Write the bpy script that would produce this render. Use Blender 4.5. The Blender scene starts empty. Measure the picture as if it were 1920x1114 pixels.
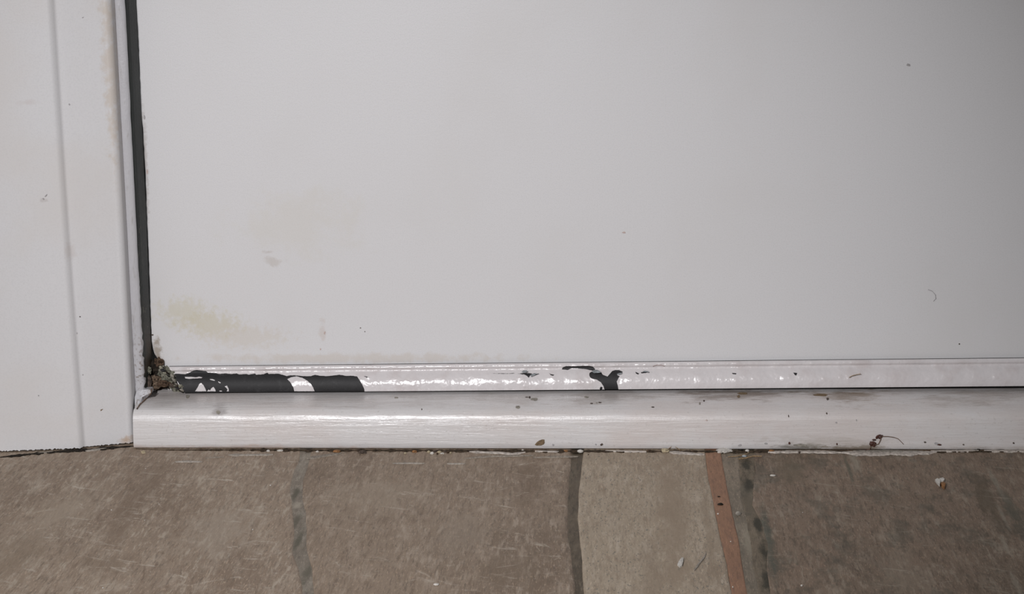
import bpy, bmesh, math, random
from mathutils import Vector, Matrix, noise, geometry
random.seed(7)
S = bpy.context.scene
COL = S.collection
W, H, F = 1920.0, 1114.0, 4000.0

# ------------------------------------------------------------------ camera
CAM = Vector((0.0, -1.85, 0.568))
PITCH, YAW, ROLL = math.radians(13.5), math.radians(3.0), 0.0143
cam = bpy.data.objects.new('camera', bpy.data.cameras.new('camera'))
COL.objects.link(cam)
R = (Matrix.Rotation(YAW, 4, 'Z') @ Matrix.Rotation(math.radians(90) - PITCH, 4, 'X')
     @ Matrix.Rotation(-ROLL, 4, 'Z'))
cam.matrix_world = Matrix.Translation(CAM) @ R
cam.data.sensor_width = 36.0
cam.data.lens = F / W * 36.0
cam.data.clip_start = 0.05
S.camera = cam
R3 = R.to_3x3()

def ray(px, py):
    return R3 @ Vector(((px - W / 2) / F, -(py - H / 2) / F, -1.0))
def at_y(px, py, y):                      # the point of the plane y = const seen at a pixel
    d = ray(px, py); return CAM + d * ((y - CAM.y) / d.y)
def at_z(px, py, z=0.0):
    d = ray(px, py); return CAM + d * ((z - CAM.z) / d.z)

# ------------------------------------------------------------------ light
world = bpy.data.worlds.new('world'); S.world = world
world.use_nodes = True
world.node_tree.nodes['Background'].inputs['Color'].default_value = (0.96, 0.98, 1.0, 1)
world.node_tree.nodes['Background'].inputs['Strength'].default_value = 0.17
fl = bpy.data.lights.new('flash', 'SPOT')
fl.energy = 113.0
fl.color = (0.99, 0.975, 0.995)
fl.shadow_soft_size = 0.035
fl.spot_size = math.radians(49)
fl.spot_blend = 1.0
flo = bpy.data.objects.new('flash', fl); COL.objects.link(flo)
flo.location = (-0.44, -1.82, 0.90)
aim = at_y(740, 740, 0)
flo.rotation_euler = (aim - flo.location).to_track_quat('-Z', 'Y').to_euler()
S.view_settings.view_transform = 'Standard'
S.view_settings.look = 'None'
S.view_settings.gamma = 1.0
S.view_settings.use_curve_mapping = False
S.view_settings.exposure = 0.0

# ------------------------------------------------------------------ materials
def lin(c):
    return tuple(((v / 255.0) / 12.92 if v / 255.0 <= 0.04045 else ((v / 255.0 + 0.055) / 1.055) ** 2.4) for v in c) + (1,)

class M:
    """small node-tree builder"""
    def __init__(s, name, rough=0.5, spec=0.5):
        s.m = bpy.data.materials.new(name); s.m.use_nodes = True
        s.t = s.m.node_tree; s.b = s.t.nodes['Principled BSDF']
        s.b.inputs['Roughness'].default_value = rough
        s.b.inputs['Specular IOR Level'].default_value = spec
        s.co = s.t.nodes.new('ShaderNodeTexCoord').outputs['Object']
        s.col = None; s.h = None
    def L(s, a, b): s.t.links.new(a, b)
    def map(s, scale=(1, 1, 1), rot=(0, 0, 0), loc=(0, 0, 0), src=None):
        n = s.t.nodes.new('ShaderNodeMapping')
        # rotate first, then stretch
        r = s.t.nodes.new('ShaderNodeMapping')
        r.inputs['Rotation'].default_value = rot
        r.inputs['Location'].default_value = loc
        s.L(src or s.co, r.inputs['Vector'])
        n.inputs['Scale'].default_value = scale
        s.L(r.outputs[0], n.inputs['Vector']); return n.outputs[0]
    def noise(s, scale, detail=4, rough=0.55, st=(1, 1, 1), rot=(0, 0, 0), loc=(0, 0, 0), dist=0.0):
        n = s.t.nodes.new('ShaderNodeTexNoise')
        n.inputs['Scale'].default_value = scale; n.inputs['Detail'].default_value = detail
        n.inputs['Roughness'].default_value = rough; n.inputs['Distortion'].default_value = dist
        s.L(s.map(st, rot, loc), n.inputs['Vector']); return n.outputs['Fac']
    def ramp(s, f, a, b, lo=0.0, hi=1.0, smooth=True):
        n = s.t.nodes.new('ShaderNodeMapRange')
        n.interpolation_type = 'SMOOTHSTEP' if smooth else 'LINEAR'
        for k, v in zip(('From Min', 'From Max', 'To Min', 'To Max'), (a, b, lo, hi)):
            n.inputs[k].default_value = v
        s.L(f, n.inputs['Value']); return n.outputs['Result']
    def math(s, op, a, b=None):
        n = s.t.nodes.new('ShaderNodeMath'); n.operation = op
        for i, v in enumerate((a, b)):
            if v is None: continue
            if isinstance(v, (int, float)): n.inputs[i].default_value = v
            else: s.L(v, n.inputs[i])
        return n.outputs[0]
    def base(s, c): 
        n = s.t.nodes.new('ShaderNodeRGB'); n.outputs[0].default_value = lin(c); s.col = n.outputs[0]
    def over(s, c, fac, mode='MIX'):
        n = s.t.nodes.new('ShaderNodeMix'); n.data_type = 'RGBA'; n.blend_type = mode
        s.L(fac, n.inputs[0]); s.L(s.col, n.inputs[6]); n.inputs[7].default_value = lin(c)
        s.col = n.outputs[2]
    def bump(s, f, strength, dist):
        n = s.t.nodes.new('ShaderNodeBump')
        n.inputs['Strength'].default_value = strength; n.inputs['Distance'].default_value = dist
        s.L(f, n.inputs['Height'])
        if s.h: s.L(s.h, n.inputs['Normal'])
        s.h = n.outputs[0]
    def blob(s, c, r, power=None):        # 0 at the centre of an ellipsoid, 1 on its surface
        sub = s.t.nodes.new('ShaderNodeVectorMath'); sub.operation = 'SUBTRACT'
        s.L(s.co, sub.inputs[0]); sub.inputs[1].default_value = c
        dv = s.t.nodes.new('ShaderNodeVectorMath'); dv.operation = 'DIVIDE'
        s.L(sub.outputs[0], dv.inputs[0]); dv.inputs[1].default_value = r
        ln = s.t.nodes.new('ShaderNodeVectorMath'); ln.operation = 'LENGTH'
        s.L(dv.outputs[0], ln.inputs[0]); return ln.outputs['Value']
    def done(s):
        if s.col: s.L(s.col, s.b.inputs['Base Color'])
        if s.h: s.L(s.h, s.b.inputs['Normal'])
        return s.m

def plain(name, c, rough=0.6, spec=0.4, var=0.12, scale=600, bump=0.3, bd=0.0004):
    k = M(name, rough, spec); k.base(c)
    n = k.noise(scale, 4)
    k.over(tuple(v * (1 - var * 2) for v in c), k.ramp(n, 0.35, 0.7, 0, 0.9))
    k.bump(n, bump, bd); return k.done()

# door: matt-satin white with roller stipple, faint grime, the yellow-brown stain at the lower left
k = M('door_paint', 0.42, 0.35); k.base((212, 211, 212))
st = k.noise(900, 3, 0.6); st2 = k.noise(160, 4, 0.6, st=(1, 1, 2.2)); big = k.noise(6, 5)
k.over((200, 199, 199), k.ramp(st, 0.42, 0.72, 0, 0.5))
k.over((206, 204, 203), k.ramp(big, 0.45, 0.7, 0, 0.5))
def stain(kk, px, py, rx, rz, amount, colr, y=0.0, sc=45, rot=None):
    c = at_y(px, py, y)
    b = kk.blob(c, (rx, 0.05, rz))
    n = kk.noise(sc, 6, 0.7)
    v = kk.math('ADD', b, kk.ramp(n, 0.25, 0.75, -0.75, 0.75, False))
    kk.over(colr, kk.ramp(v, 0.25, 1.05, amount, 0.0))
stain(k, 345, 585, 0.030, 0.017, 0.50, (196, 190, 166), sc=150)
stain(k, 395, 608, 0.036, 0.016, 0.55, (196, 189, 166), sc=170)
stain(k, 460, 632, 0.050, 0.014, 0.40, (199, 190, 176), sc=190)
stain(k, 560, 420, 0.070, 0.035, 0.30, (204, 199, 188), sc=40)
stain(k, 510, 490, 0.012, 0.005, 0.45, (184, 176, 168), sc=120)
stain(k, 503, 473, 0.006, 0.002, 0.5, (180, 172, 166), sc=120)
stain(k, 605, 620, 0.004, 0.012, 0.4, (192, 178, 168), sc=120)
stain(k, 650, 672, 0.18, 0.006, 0.4, (192, 180, 166), sc=80)
stain(k, 295, 665, 0.006, 0.020, 0.8, (150, 138, 124), sc=150)
stain(k, 272, 300, 0.003, 0.06, 0.5, (160, 152, 146), sc=150)
k.bump(st, 0.25, 0.0003); k.bump(st2, 0.12, 0.0005)
m_door = k.done()

# casing paint
k = M('casing_paint', 0.40, 0.35); k.base((208, 207, 208))
st = k.noise(700, 3, 0.6); br = k.noise(90, 5, 0.6, st=(1.5, 1.5, 0.25)); big = k.noise(9, 4)
k.over((196, 195, 196), k.ramp(st, 0.42, 0.72, 0, 0.45)); k.over((203, 198, 194), k.ramp(big, 0.45, 0.7, 0, 0.5))
for (a, b, rx, rz, am, c) in ((205, 110, .008, .10, .55, (190, 176, 160)), (240, 826, .010, .006, .75, (176, 150, 124)),
                              (90, 370, .004, .002, .3, (160, 150, 145)), (135, 470, .006, .01, .35, (186, 176, 170)),
                              (60, 187, .010, .003, .3, (188, 176, 172))):
    stain(k, a, b, rx, rz, am, c, y=-0.05, sc=90)
k.bump(st, 0.22, 0.0003); k.bump(br, 0.10, 0.0008)
m_case = k.done()

k = M('frame_paint', 0.38, 0.5); k.base((182, 181, 184))
v1 = k.noise(120, 5, 0.65, st=(2, 2, .35)); v2 = k.noise(300, 4)
k.over((150, 146, 142), k.ramp(v1, 0.55, 0.75, 0, 0.8))
low = k.blob(at_y(258, 720, -.03), (0.03, 0.05, 0.06))
k.over((120, 108, 98), k.math('MULTIPLY', k.ramp(low, 0.2, 1.1, 1, 0), k.ramp(v2, .52, .66, 0, .8)))
k.bump(v1, 0.5, 0.001); k.bump(v2, 0.4, 0.0006)
m_frame = k.done()

# sill: glossy brushed paint, fine dirt, grime near the door
def sill_mat():
    k = M('sill_gloss_paint', 0.27, 0.8); k.base((206, 203, 202))
    br = k.noise(55, 5, 0.6, st=(.10, 2.4, 2.4)); br2 = k.noise(260, 4, 0.65, st=(.12, 2, 2))
    sp = k.noise(420, 3, 0.7); big = k.noise(14, 5, 0.65, st=(.5, 1, 1))
    k.over((196, 184, 178), k.ramp(big, 0.42, 0.68, 0, 0.55))
    k.over((172, 166, 162), k.ramp(sp, 0.58, 0.72, 0, 0.55))
    k.over((188, 182, 178), k.ramp(br2, 0.5, 0.75, 0, 0.5))
    g = k.noise(60, 6, 0.75, st=(.35, 1.2, 1.2))
    for (px, py, rx, rz, am, c) in (
        (980, 745, .05, .006, .35, (150, 138, 128)), (1140, 745, .07, .006, .5, (136, 124, 114)),
        (1380, 740, .07, .004, .7, (110, 92, 76)), (1560, 745, .05, .005, .75, (124, 104, 84)),
        (1655, 752, .05, .006, .6, (150, 132, 112)), (1830, 745, .08, .008, .45, (134, 120, 108)),
        (1290, 757, .04, .004, .4, (140, 116, 104)), (700, 748, .12, .006, .35, (156, 148, 142)),
        (1490, 832, .04, .004, .85, (104, 100, 90)), (1600, 834, .05, .004, .85, (118, 104, 86)),
        (1560, 820, .09, .008, .35, (158, 150, 140)), (1220, 790, .30, .02, .18, (190, 176, 170)),
        (410, 770, .010, .006, .7, (146, 140, 138)), (430, 835, .16, .004, .55, (176, 150, 132)),
        (1800, 834, .08, .003, .4, (146, 134, 122)), (330, 748, .03, .012, .4, (166, 160, 156))):
        yy = -0.022 if py < 765 else -0.05
        c0 = at_y(px, py, yy)
        b = k.blob(c0, (rx, 0.03, rz))
        v = k.math('ADD', b, k.ramp(g, 0.25, 0.75, -0.9, 0.9, False))
        k.over(c, k.ramp(v, 0.1, 0.9, am, 0.0))
    k.L(k.ramp(br2, .3, .75, .24, .46), k.b.inputs['Roughness'])
    k.bump(br, 0.35, 0.0014); k.bump(br2, 0.5, 0.0006); k.bump(sp, 0.25, 0.0003)
    return k.done()
m_sill = sill_mat()

k = M('strip_paint', 0.22, 0.5); k.base((208, 203, 203))
lump = k.noise(55, 3, 0.5); l2 = k.noise(230, 4, 0.6); sp = k.noise(500, 3, .7)
k.over((190, 180, 178), k.ramp(lump, 0.5, 0.75, 0, 0.5)); k.over((160, 156, 156), k.ramp(sp, 0.62, 0.75, 0, 0.4))
k.bump(lump, 0.75, 0.0034); k.bump(l2, 0.22, 0.0008)
m_strip = k.done()

k = M('black_rubber', 0.55, 0.25); k.base((38, 37, 38))
a = k.noise(120, 5, .7); b = k.noise(700, 3)
k.over((58, 57, 58), k.ramp(a, .5, .75, 0, .8)); k.over((28, 28, 28), k.ramp(b, .5, .7, 0, .5)); k.bump(b, .2, .0002)
m_black = k.done()

k = M('old_gasket_rubber', 0.5, 0.3); k.base((32, 37, 35))
a = k.noise(240, 5, .7, st=(3, 3, .06)); b = k.noise(420, 4, .7, st=(1, 1, .5)); c = k.noise(30, 4)
k.over((74, 80, 72), k.ramp(a, .50, .74, 0, .8)); k.over((20, 22, 24), k.ramp(c, .45, .7, 0, .6))
zz = k.t.nodes.new('ShaderNodeSeparateXYZ'); k.L(k.co, zz.inputs[0])
lowf = k.ramp(zz.outputs['Z'], 0.05, 0.30, 1, 0)
k.over((150, 142, 126), k.math('MULTIPLY', k.ramp(b, .60, .70, 0, .9), lowf))
k.over((90, 76, 60), k.math('MULTIPLY', k.ramp(c, .40, .60, 0, .8), k.ramp(zz.outputs['Z'], 0.05, 0.12, 1, 0)))
k.bump(a, .5, .001); m_gasket = k.done()

m_dark = plain('dark_grime', (52, 46, 40), 0.9, 0.1, 0.3, 500, 0.8, 0.001)
m_core = plain('bare_wood_core', (70, 60, 50), 0.9, 0.1, 0.3, 300, 0.8, 0.001)
m_brown = plain('brown_dirt', (100, 82, 68), 0.95, 0.1, 0.35, 450, 1.0, 0.002)
m_fray = plain('frayed_seal', (138, 136, 122), 0.9, 0.1, 0.42, 520, 1.0, 0.002)
m_chalk = plain('chalky_paint', (205, 200, 192), 0.7, 0.3, 0.08, 700)
m_cream = plain('cream_crumb', (186, 172, 144), 0.85, 0.2, 0.15, 700)
m_tan = plain('dry_leaf', (158, 112, 70), 0.7, 0.3, 0.2, 500)
m_straw = plain('straw', (160, 134, 102), 0.6, 0.3, 0.15, 700)
m_seed = plain('dark_seed', (78, 44, 34), 0.5, 0.4, 0.2, 500)
m_speck = plain('dark_speck', (92, 80, 72), 0.8, 0.2, 0.2, 500)
m_wall = plain('wall_plaster', (206, 204, 200), 0.8, 0.2, 0.03, 200)
m_chip = plain('bare_sandy_chip', (128, 108, 84), 0.8, 0.2, 0.15, 800)
m_greydust = plain('grey_film', (150, 144, 134), 0.8, 0.2, 0.12, 500)

def stone_mat(name, c, light, dark, scratch=0.0, scr_c=(170, 160, 146), seed=0.0, fib=0.5, moss=0.0, pepper=0.0, blobs=()):
    k = M(name, 0.62, 0.25); k.base(c)
    big = k.noise(9, 6, .6, st=(1, .45, 1), loc=(seed, seed, 0)); mid = k.noise(60, 6, .75, st=(1, .28, 1), loc=(seed, 0, 0))
    fibn = k.noise(520, 4, .7, st=(1, .13, 1)); fine = k.noise(1100, 2, .6, st=(1, .15, 1))
    k.over(dark, k.ramp(big, .42, .72, 0, .75)); k.over(light, k.ramp(mid, .48, .75, 0, .75))
    k.over(tuple(v * .72 for v in c), k.ramp(fibn, .50, .68, 0, fib)); k.over(tuple(min(255, v * 1.25) for v in c), k.ramp(fine, .55, .72, 0, fib))
    wi = k.noise(230, 5, .75, st=(1, .16, 1), loc=(seed, 2, 0)); wg = k.noise(30, 4, .6, st=(1, .4, 1), loc=(seed, 9, 0))
    k.over(light, k.math('MULTIPLY', k.ramp(wi, .50, .64, 0, .8), k.ramp(wg, .40, .60, .15, 1)))
    k.over(dark, k.math('MULTIPLY', k.ramp(wi, .48, .36, 0, .8), k.ramp(wg, .60, .40, .15, 1)))
    if moss:
        ms = k.noise(26, 6, .75, st=(1, .5, 1), loc=(3 + seed, 1, 0))
        k.over((72, 72, 62) if moss < .9 else (44, 46, 44), k.ramp(ms, .50, .62, 0, moss))
    if pepper:
        pp = k.noise(620, 2, .5, st=(1, .4, 1), loc=(5, 1, 0))
        k.over((104, 104, 98), k.ramp(pp, .60, .70, 0, pepper))
    bn = k.noise(60, 6, .8, st=(1, .35, 1)) if blobs else None
    for (px, py, rx, rpy, colr, am) in blobs:
        c0 = at_z(px, py); ry = abs(at_z(px, py - rpy).y - at_z(px, py + rpy).y) / 2
        v = k.math('ADD', k.blob(c0, (rx / 2130., ry, .05)), k.ramp(bn, .25, .75, -.8, .8, False))
        k.over(colr, k.ramp(v, .2, 1.1, am, 0))
    if scratch:
        for (rz, loc, lo) in ((.35, 2.0, .57), (-.55, 7.0, .60), (1.1, 4.0, .61)):
            sc = k.noise(95, 5, .75, st=(.35, 1.3, 1), rot=(0, 0, rz), loc=(loc + seed, 0, 0), dist=.6)
            gate = k.noise(16, 3, .5, loc=(loc * 2, seed, 0))
            k.over(scr_c, k.math('MULTIPLY', k.ramp(sc, lo, lo + .12, 0, scratch), k.ramp(gate, .4, .6, .15, 1)))
    k.bump(mid, .35, .0015); k.bump(fibn, .35, .0005)
    return k.done()

# ------------------------------------------------------------------ mesh helpers
def tag(o, label=None, cat=None, group=None, kind=None):
    for a, v in (('label', label), ('category', cat), ('group', group), ('kind', kind)):
        if v: o[a] = v
    return o
def obj(name, verts, faces, mat, parent=None, smooth=False, origin=None):
    me = bpy.data.meshes.new(name)
    if origin is not None: verts = [Vector(v) - origin for v in verts]
    me.from_pydata([tuple(v) for v in verts], [], faces); me.validate(); me.update()
    bm = bmesh.new(); bm.from_mesh(me); bmesh.ops.recalc_face_normals(bm, faces=bm.faces)
    bm.to_mesh(me); bm.free()
    if smooth: me.polygons.foreach_set('use_smooth', [True] * len(me.polygons))
    me.materials.append(mat)
    o = bpy.data.objects.new(name, me); COL.objects.link(o)
    if origin is not None: o.location = origin
    if parent:
        o.parent = parent
    return o
def box(name, a, b, mat, parent=None):
    x0, y0, z0 = a; x1, y1, z1 = b
    v = [(x, y, z) for x in (x0, x1) for y in (y0, y1) for z in (z0, z1)]
    f = [(0, 1, 3, 2), (4, 6, 7, 5), (0, 4, 5, 1), (2, 3, 7, 6), (0, 2, 6, 4), (1, 5, 7, 3)]
    return obj(name, v, f, mat, parent)
def empty(name, loc=(0, 0, 0)):
    o = bpy.data.objects.new(name, None); COL.objects.link(o); o.location = loc; o.empty_display_size = .02; return o
def loft(name, rings, mat, parent=None, smooth=True, caps=True, closed=True, sharp=35):
    n = len(rings[0]); v = [p for r in rings for p in r]; f = []
    for i in range(len(rings) - 1):
        for j in range(n if closed else n - 1):
            a = i * n + j; b = i * n + (j + 1) % n
            f.append((a, b, b + n, a + n))
    if caps and closed:
        f.append(tuple(range(n))); f.append(tuple(range((len(rings) - 1) * n, len(rings) * n)))
    o = obj(name, v, f, mat, parent, smooth)
    if smooth: split(o, sharp)
    return o
def split(o, ang=35):
    bm = bmesh.new(); bm.from_mesh(o.data); bm.edges.ensure_lookup_table()
    for e in bm.edges:
        if len(e.link_faces) == 2 and e.calc_face_angle(0) > math.radians(ang): e.smooth = False
    bm.to_mesh(o.data); bm.free()
def lerp(a, b, t): return a + (b - a) * t
def pl(pts, x):                            # piecewise linear
    if x <= pts[0][0]:
        (a, b), (c, d) = pts[0], pts[1]
        return b + (d - b) * (x - a) / (c - a) if len(pts) > 1 else b
    for (a, b), (c, d) in zip(pts, pts[1:]):
        if x <= c: return lerp(b, d, (x - a) / (c - a))
    (a, b), (c, d) = pts[-2], pts[-1]
    return d + (d - b) * (x - c) / (c - a)
def inside(p, poly):
    x, y = p; c = False
    for (a, b), (d, e) in zip(poly, poly[1:] + poly[:1]):
        if (b > y) != (e > y) and x < (d - a) * (y - b) / (e - b) + a: c = not c
    return c
def nz(x, y=0.0, z=0.0): return noise.noise(Vector((x, y, z)))

# ================================================================== SETTING
# ------------------------------------------------------------------ the sill (threshold)
XL = at_z(253, 838).x
XR = at_y(2110, 725, 0).x
sb_l, sb_r = at_z(300, 841), at_z(1915, 844.5)      # foot of the sill
def sill_y(x): return lerp(sb_l.y, sb_r.y, (x - sb_l.x) / (sb_r.x - sb_l.x))
st_l, st_r = at_y(345, 740, -.012), at_y(1920, 732.5, -.012)
def sill_z(x): return lerp(st_l.z, st_r.z, (x - st_l.x) / (st_r.x - st_l.x))
def sill_profile(x):
    yf, zt = sill_y(x), sill_z(x); p = []
    p += [(0.055, 0.0), (0.055, zt + .001), (0.0, zt + .0008), (-.012, zt)]
    # nose: built from the foot upwards by the angle its surface makes, then scaled to meet the flat top
    q = [(yf + .002, 0.0), (yf + .0008, .0006), (yf, .0025)]
    y, z = q[-1]
    for i in range(8):                       # front face leaning back a little more and more
        e = math.radians(2 + 8 * i / 7); y += .0029 * math.sin(e); z += .0029 * math.cos(e); q.append((y, z))
    rad = .0112
    for i in range(14):                      # round nose
        e = math.radians(10 + (i + .5) * 52 / 14); ds = rad * math.radians(52) / 14
        y += ds * math.sin(e); z += ds * math.cos(e); q.append((y, z))
    y0, z0 = y, z; dy, dz = -.012 - y0, zt - z0
    for i in range(1, 12):                   # gentle crown back to the door
        t = i / 11; q.append((y0 + dy * t, z0 + dz * (1 - (1 - t) ** 2.6)))
    p.pop(); p.extend(reversed(q)); 
    return p
sill = empty('trim_1'); tag(sill, 'glossy white rounded wooden door sill lying on the stone paving under the door', 'door sill', kind='structure')
rings = []
NS = 160
for i in range(NS + 1):
    x = lerp(XL, XR, i / NS)
    w = .00035 * nz(x * 14, 1.3)
    rings.append([Vector((x, y + w * (1 if y < -.01 else 0), z + (w * .6 if z > .01 else 0))) for y, z in sill_profile(x)])
loft('sill_board', rings, m_sill, sill, sharp=40)

# ------------------------------------------------------------------ the door
EDGE_T, EDGE_B = at_y(255, 0, 0), at_y(286, 655, 0)
def door_left(z): return lerp(EDGE_B.x, EDGE_T.x, (z - EDGE_B.z) / (EDGE_T.z - EDGE_B.z))
dt_l, dt_r = at_y(320, 686.5, -.001), at_y(1920, 670.5, -.001)
def strip_top(x): return lerp(dt_l.z, dt_r.z, (x - dt_l.x) / (dt_r.x - dt_l.x))
SD = .012
db_l, db_r = at_y(345, 737, -SD), at_y(1920, 724, -SD)
def strip_bot(x): return lerp(db_l.z, db_r.z, (x - db_l.x) / (db_r.x - db_l.x))
door = empty('door_1'); tag(door, 'flat white painted door with a yellowish stain at its lower left corner', 'door', kind='structure')
DOOR_H = 2.03
# leaf: front grid with a worn, rounded lower left corner
zb = .037
def leaf_outline():
    pts = []
    for py in (0, 60, 130, 216, 240, 270, 330, 400, 470, 540, 600, 640, 655, 664, 672, 678, 683, 690):
        px = {0: 255, 60: 258.5, 130: 261.5, 216: 265, 240: 267.5, 270: 269, 330: 272.5, 400: 275, 470: 278, 540: 280.5, 600: 282.5, 640: 284,
              655: 286.5, 664: 289, 672: 294.5, 678: 300, 683: 305, 690: 310}[py]
        pts.append(at_y(px, py, 0))
    return pts
lo = leaf_outline()
zs = sorted([p.z for p in lo])
fine = []
for a, b in zip(zs, zs[1:]):
    n = max(1, int((b - a) / .004)); fine += [a + (b - a) * i / n for i in range(n)]
fine.append(zs[-1])
tbl = sorted([(p.z, p.x) for p in lo])
xdir = (EDGE_T.x - EDGE_B.x) / (EDGE_T.z - EDGE_B.z)
left = [(zb, pl(tbl, zs[0]) + .001)] + [(z, pl(tbl, z) + .00035 * nz(z * 160)) for z in fine]
left.append((DOOR_H, left[-1][1] + .004))
v, f = [], []
xr = XR - .002
for z, x in left:
    v += [(x + .0012, .042, z), (x, .0012, z), (x + .0003, .0004, z), (x + .0012, 0, z), (xr, 0, z), (xr, .042, z)]
for i in range(len(left) - 1):
    for j in range(5):
        a = i * 6 + j; f.append((a, a + 1, a + 7, a + 6))
    a = i * 6; f.append((a + 5, a, a + 6, a + 11))
f.append((0, 1, 2, 3, 4, 5)); n = len(left) * 6; f.append(tuple(range(n - 6, n)))
obj('door_leaf', v, f, m_door, door)

# weather strip: dark rubber body under a flaking paint coat
prof = [(0.0, .0030), (.03, .0042), (.09, .0050), (.16, .0049), (.19, .0037), (.24, .0040), (.30, .0050), (.38, .0068), (.46, .0083),
        (.55, .0096), (.65, .0107), (.76, .0115), (.88, .0119), (.96, .0120), (1.0, .0118)]
def sdep(t): return pl(prof, max(0, min(1, t)))
def strip_pt(x, t, off=0.0):
    zt, zbb = strip_top(x), strip_bot(x)
    return Vector((x, -sdep(t) - off, lerp(zt, zbb, t) + off * .15))
def px_xt(px, py):
    d = .009
    for _ in range(6):
        p = at_y(px, py, -d); t = (strip_top(p.x) - p.z) / (strip_top(p.x) - strip_bot(p.x)); d = sdep(t)
    return p.x, t
xs0t, xs0b = px_xt(317, 687)[0], px_xt(346, 737)[0]
def strip_x0(t): return lerp(xs0t, xs0b, t)
strip = empty('weather_strip'); strip.parent = door
tag(strip, 'raised strip along the foot of the door, its white paint flaking off black rubber')
rings = []
for i in range(61):
    u = i / 60; r = []
    for t, d in prof:
        x = lerp(strip_x0(t), XR - .004, u); p = strip_pt(x, t); p.y += .0001; r.append(p)
    x = lerp(strip_x0(1), XR - .004, u)
    r.append(Vector((x, -.0095, strip_bot(x) - .0001))); r.append(Vector((x, -.0002, strip_bot(x) + .0015)))
    x = lerp(strip_x0(0), XR - .004, u)
    r.append(Vector((x, -.0002, strip_top(x) - .0002)))
    rings.append(r)
loft('rubber_body', rings, m_black, strip)
def c7(pts): return [(320 + a / 5.053, 670 + b / 5.053) for a, b in pts]
def c8(pts): return [(940 + a / 6.4, 670 + b / 6.4) for a, b in pts]
holes = [
 c7([(118,345),(95,290),(70,235),(40,205),(12,168),(50,155),(100,158),(140,160),(180,145),(215,125),(250,120),(300,125),(330,130),(355,145),(400,148),(430,150),(460,157),(520,152),(570,158),(625,152),(650,162),(720,158),(740,165),(800,153),(810,165),(880,160),(918,146),(930,158),(1020,155),(1060,165),(1100,178),(1140,170),(1200,172),(1260,178),(1330,178),(1370,166),(1420,175),(1480,178),(1540,172),(1600,165),(1660,175),(1730,175),(1765,180),(1790,215),(1815,255),(1835,300),(1840,345)]),
 c8([(725,145),(740,118),(780,105),(860,107),(960,103),(1060,103),(1100,112),(1125,140),(1122,162),(1085,158),(1000,141),(900,133),(840,132),(800,152),(750,148)]),
 c8([(1055,215),(1060,185),(1085,172),(1130,186),(1195,180),(1220,210),(1275,230),(1300,200),(1330,165),(1370,152),(1420,155),(1458,175),(1450,190),(1410,200),(1392,214),(1422,228),(1405,250),(1385,290),(1395,330),(1408,396),(1240,396),(1225,345),(1195,300),(1150,270),(1090,255),(1065,240)]),
 c8([(190,198),(250,191),(330,190),(388,200),(350,215),(330,246),(310,225),(280,208)]),
 c8([(570,190),(600,203),(638,210),(620,223),(595,216)]),
 c8([(1610,173),(1655,195),(1642,207),(1613,192)]),
 c8([(1675,177),(1755,177),(1735,189),(1680,193)]),
 c8([(390,208),(445,194),(458,202),(400,216)]),
 c8([(-120,192),(30,193),(90,195),(150,188),(160,194),(60,199),(-60,196)]),
 c8([(1180,372),(1195,350),(1215,360),(1212,385),(1183,388)]),
 [(1487,698.5),(1495,699.5),(1493,704.5),(1490,703)],
 [(1372,699.2),(1381,700),(1380,702),(1374,701.5)],
 [(682,705),(690,706.5),(688,708.5)],
]
isles = [
 c7([(1105,207),(1140,190),(1190,180),(1250,195),(1300,225),(1330,255),(1350,285),(1364,322),(1172,322),(1165,290),(1150,260),(1130,230)]),
 c7([(232,322),(255,288),(275,250),(290,243),(310,262),(330,300),(338,322)]),
 c7([(345,322),(360,305),(375,315),(385,295),(405,280),(420,300),(428,322)]),
 c7([(513,276),(535,268),(550,300),(552,322),(532,322),(540,305),(528,290)]),
 c7([(135,185),(190,185),(240,190),(270,183),(302,191),(290,198),(240,200),(180,204),(140,200)]),
 c7([(370,207),(400,207),(422,218),(415,223),(380,214)]),
 c7([(450,228),(477,240),(470,247),(455,239)]),
 c7([(462,316),(485,316),(488,323),(465,323)]),
]
def to2d(poly, wig=0.25, rnd=1):
    out = []
    for (a, b), (c, d) in zip(poly, poly[1:] + poly[:1]):
        n = max(1, int(math.hypot(c - a, d - b) / 2.2))
        for i in range(n):
            px, py = lerp(a, c, i / n), lerp(b, d, i / n)
            if i: px += random.uniform(-wig, wig); py += random.uniform(-wig, wig)
            x, t = px_xt(px, py)
            out.append((x * 1000, min(t, 1.0) * 22.0))
    return out
holes2 = [to2d(h) for h in holes]; isles2 = [to2d(h, .2) for h in isles]
V2, E2 = [], []
def addpoly(p):
    s = len(V2); V2.extend(Vector(q) for q in p); E2.extend((s + i, s + (i + 1) % len(p)) for i in range(len(p)))
for p in holes2 + isles2: addpoly(p)
xe = XR - .004
for t, d in prof:
    s = len(V2); nseg = 90
    for i in range(nseg + 1): V2.append(Vector((lerp(strip_x0(t), xe, i / nseg) * 1000, t * 22)))
    E2 += [(s + i, s + i + 1) for i in range(nseg)]
res = geometry.delaunay_2d_cdt(V2, E2, [], 0, 1e-4)
cv, cf = res[0], res[2]
keep = []
for tri in cf:
    c = (sum(cv[i].x for i in tri) / 3, sum(cv[i].y for i in tri) / 3)
    if c[0] < strip_x0(c[1] / 22) * 1000: continue
    if any(inside(c, p) for p in holes2) and not any(inside(c, p) for p in isles2): continue
    keep.append(tuple(tri))
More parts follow.
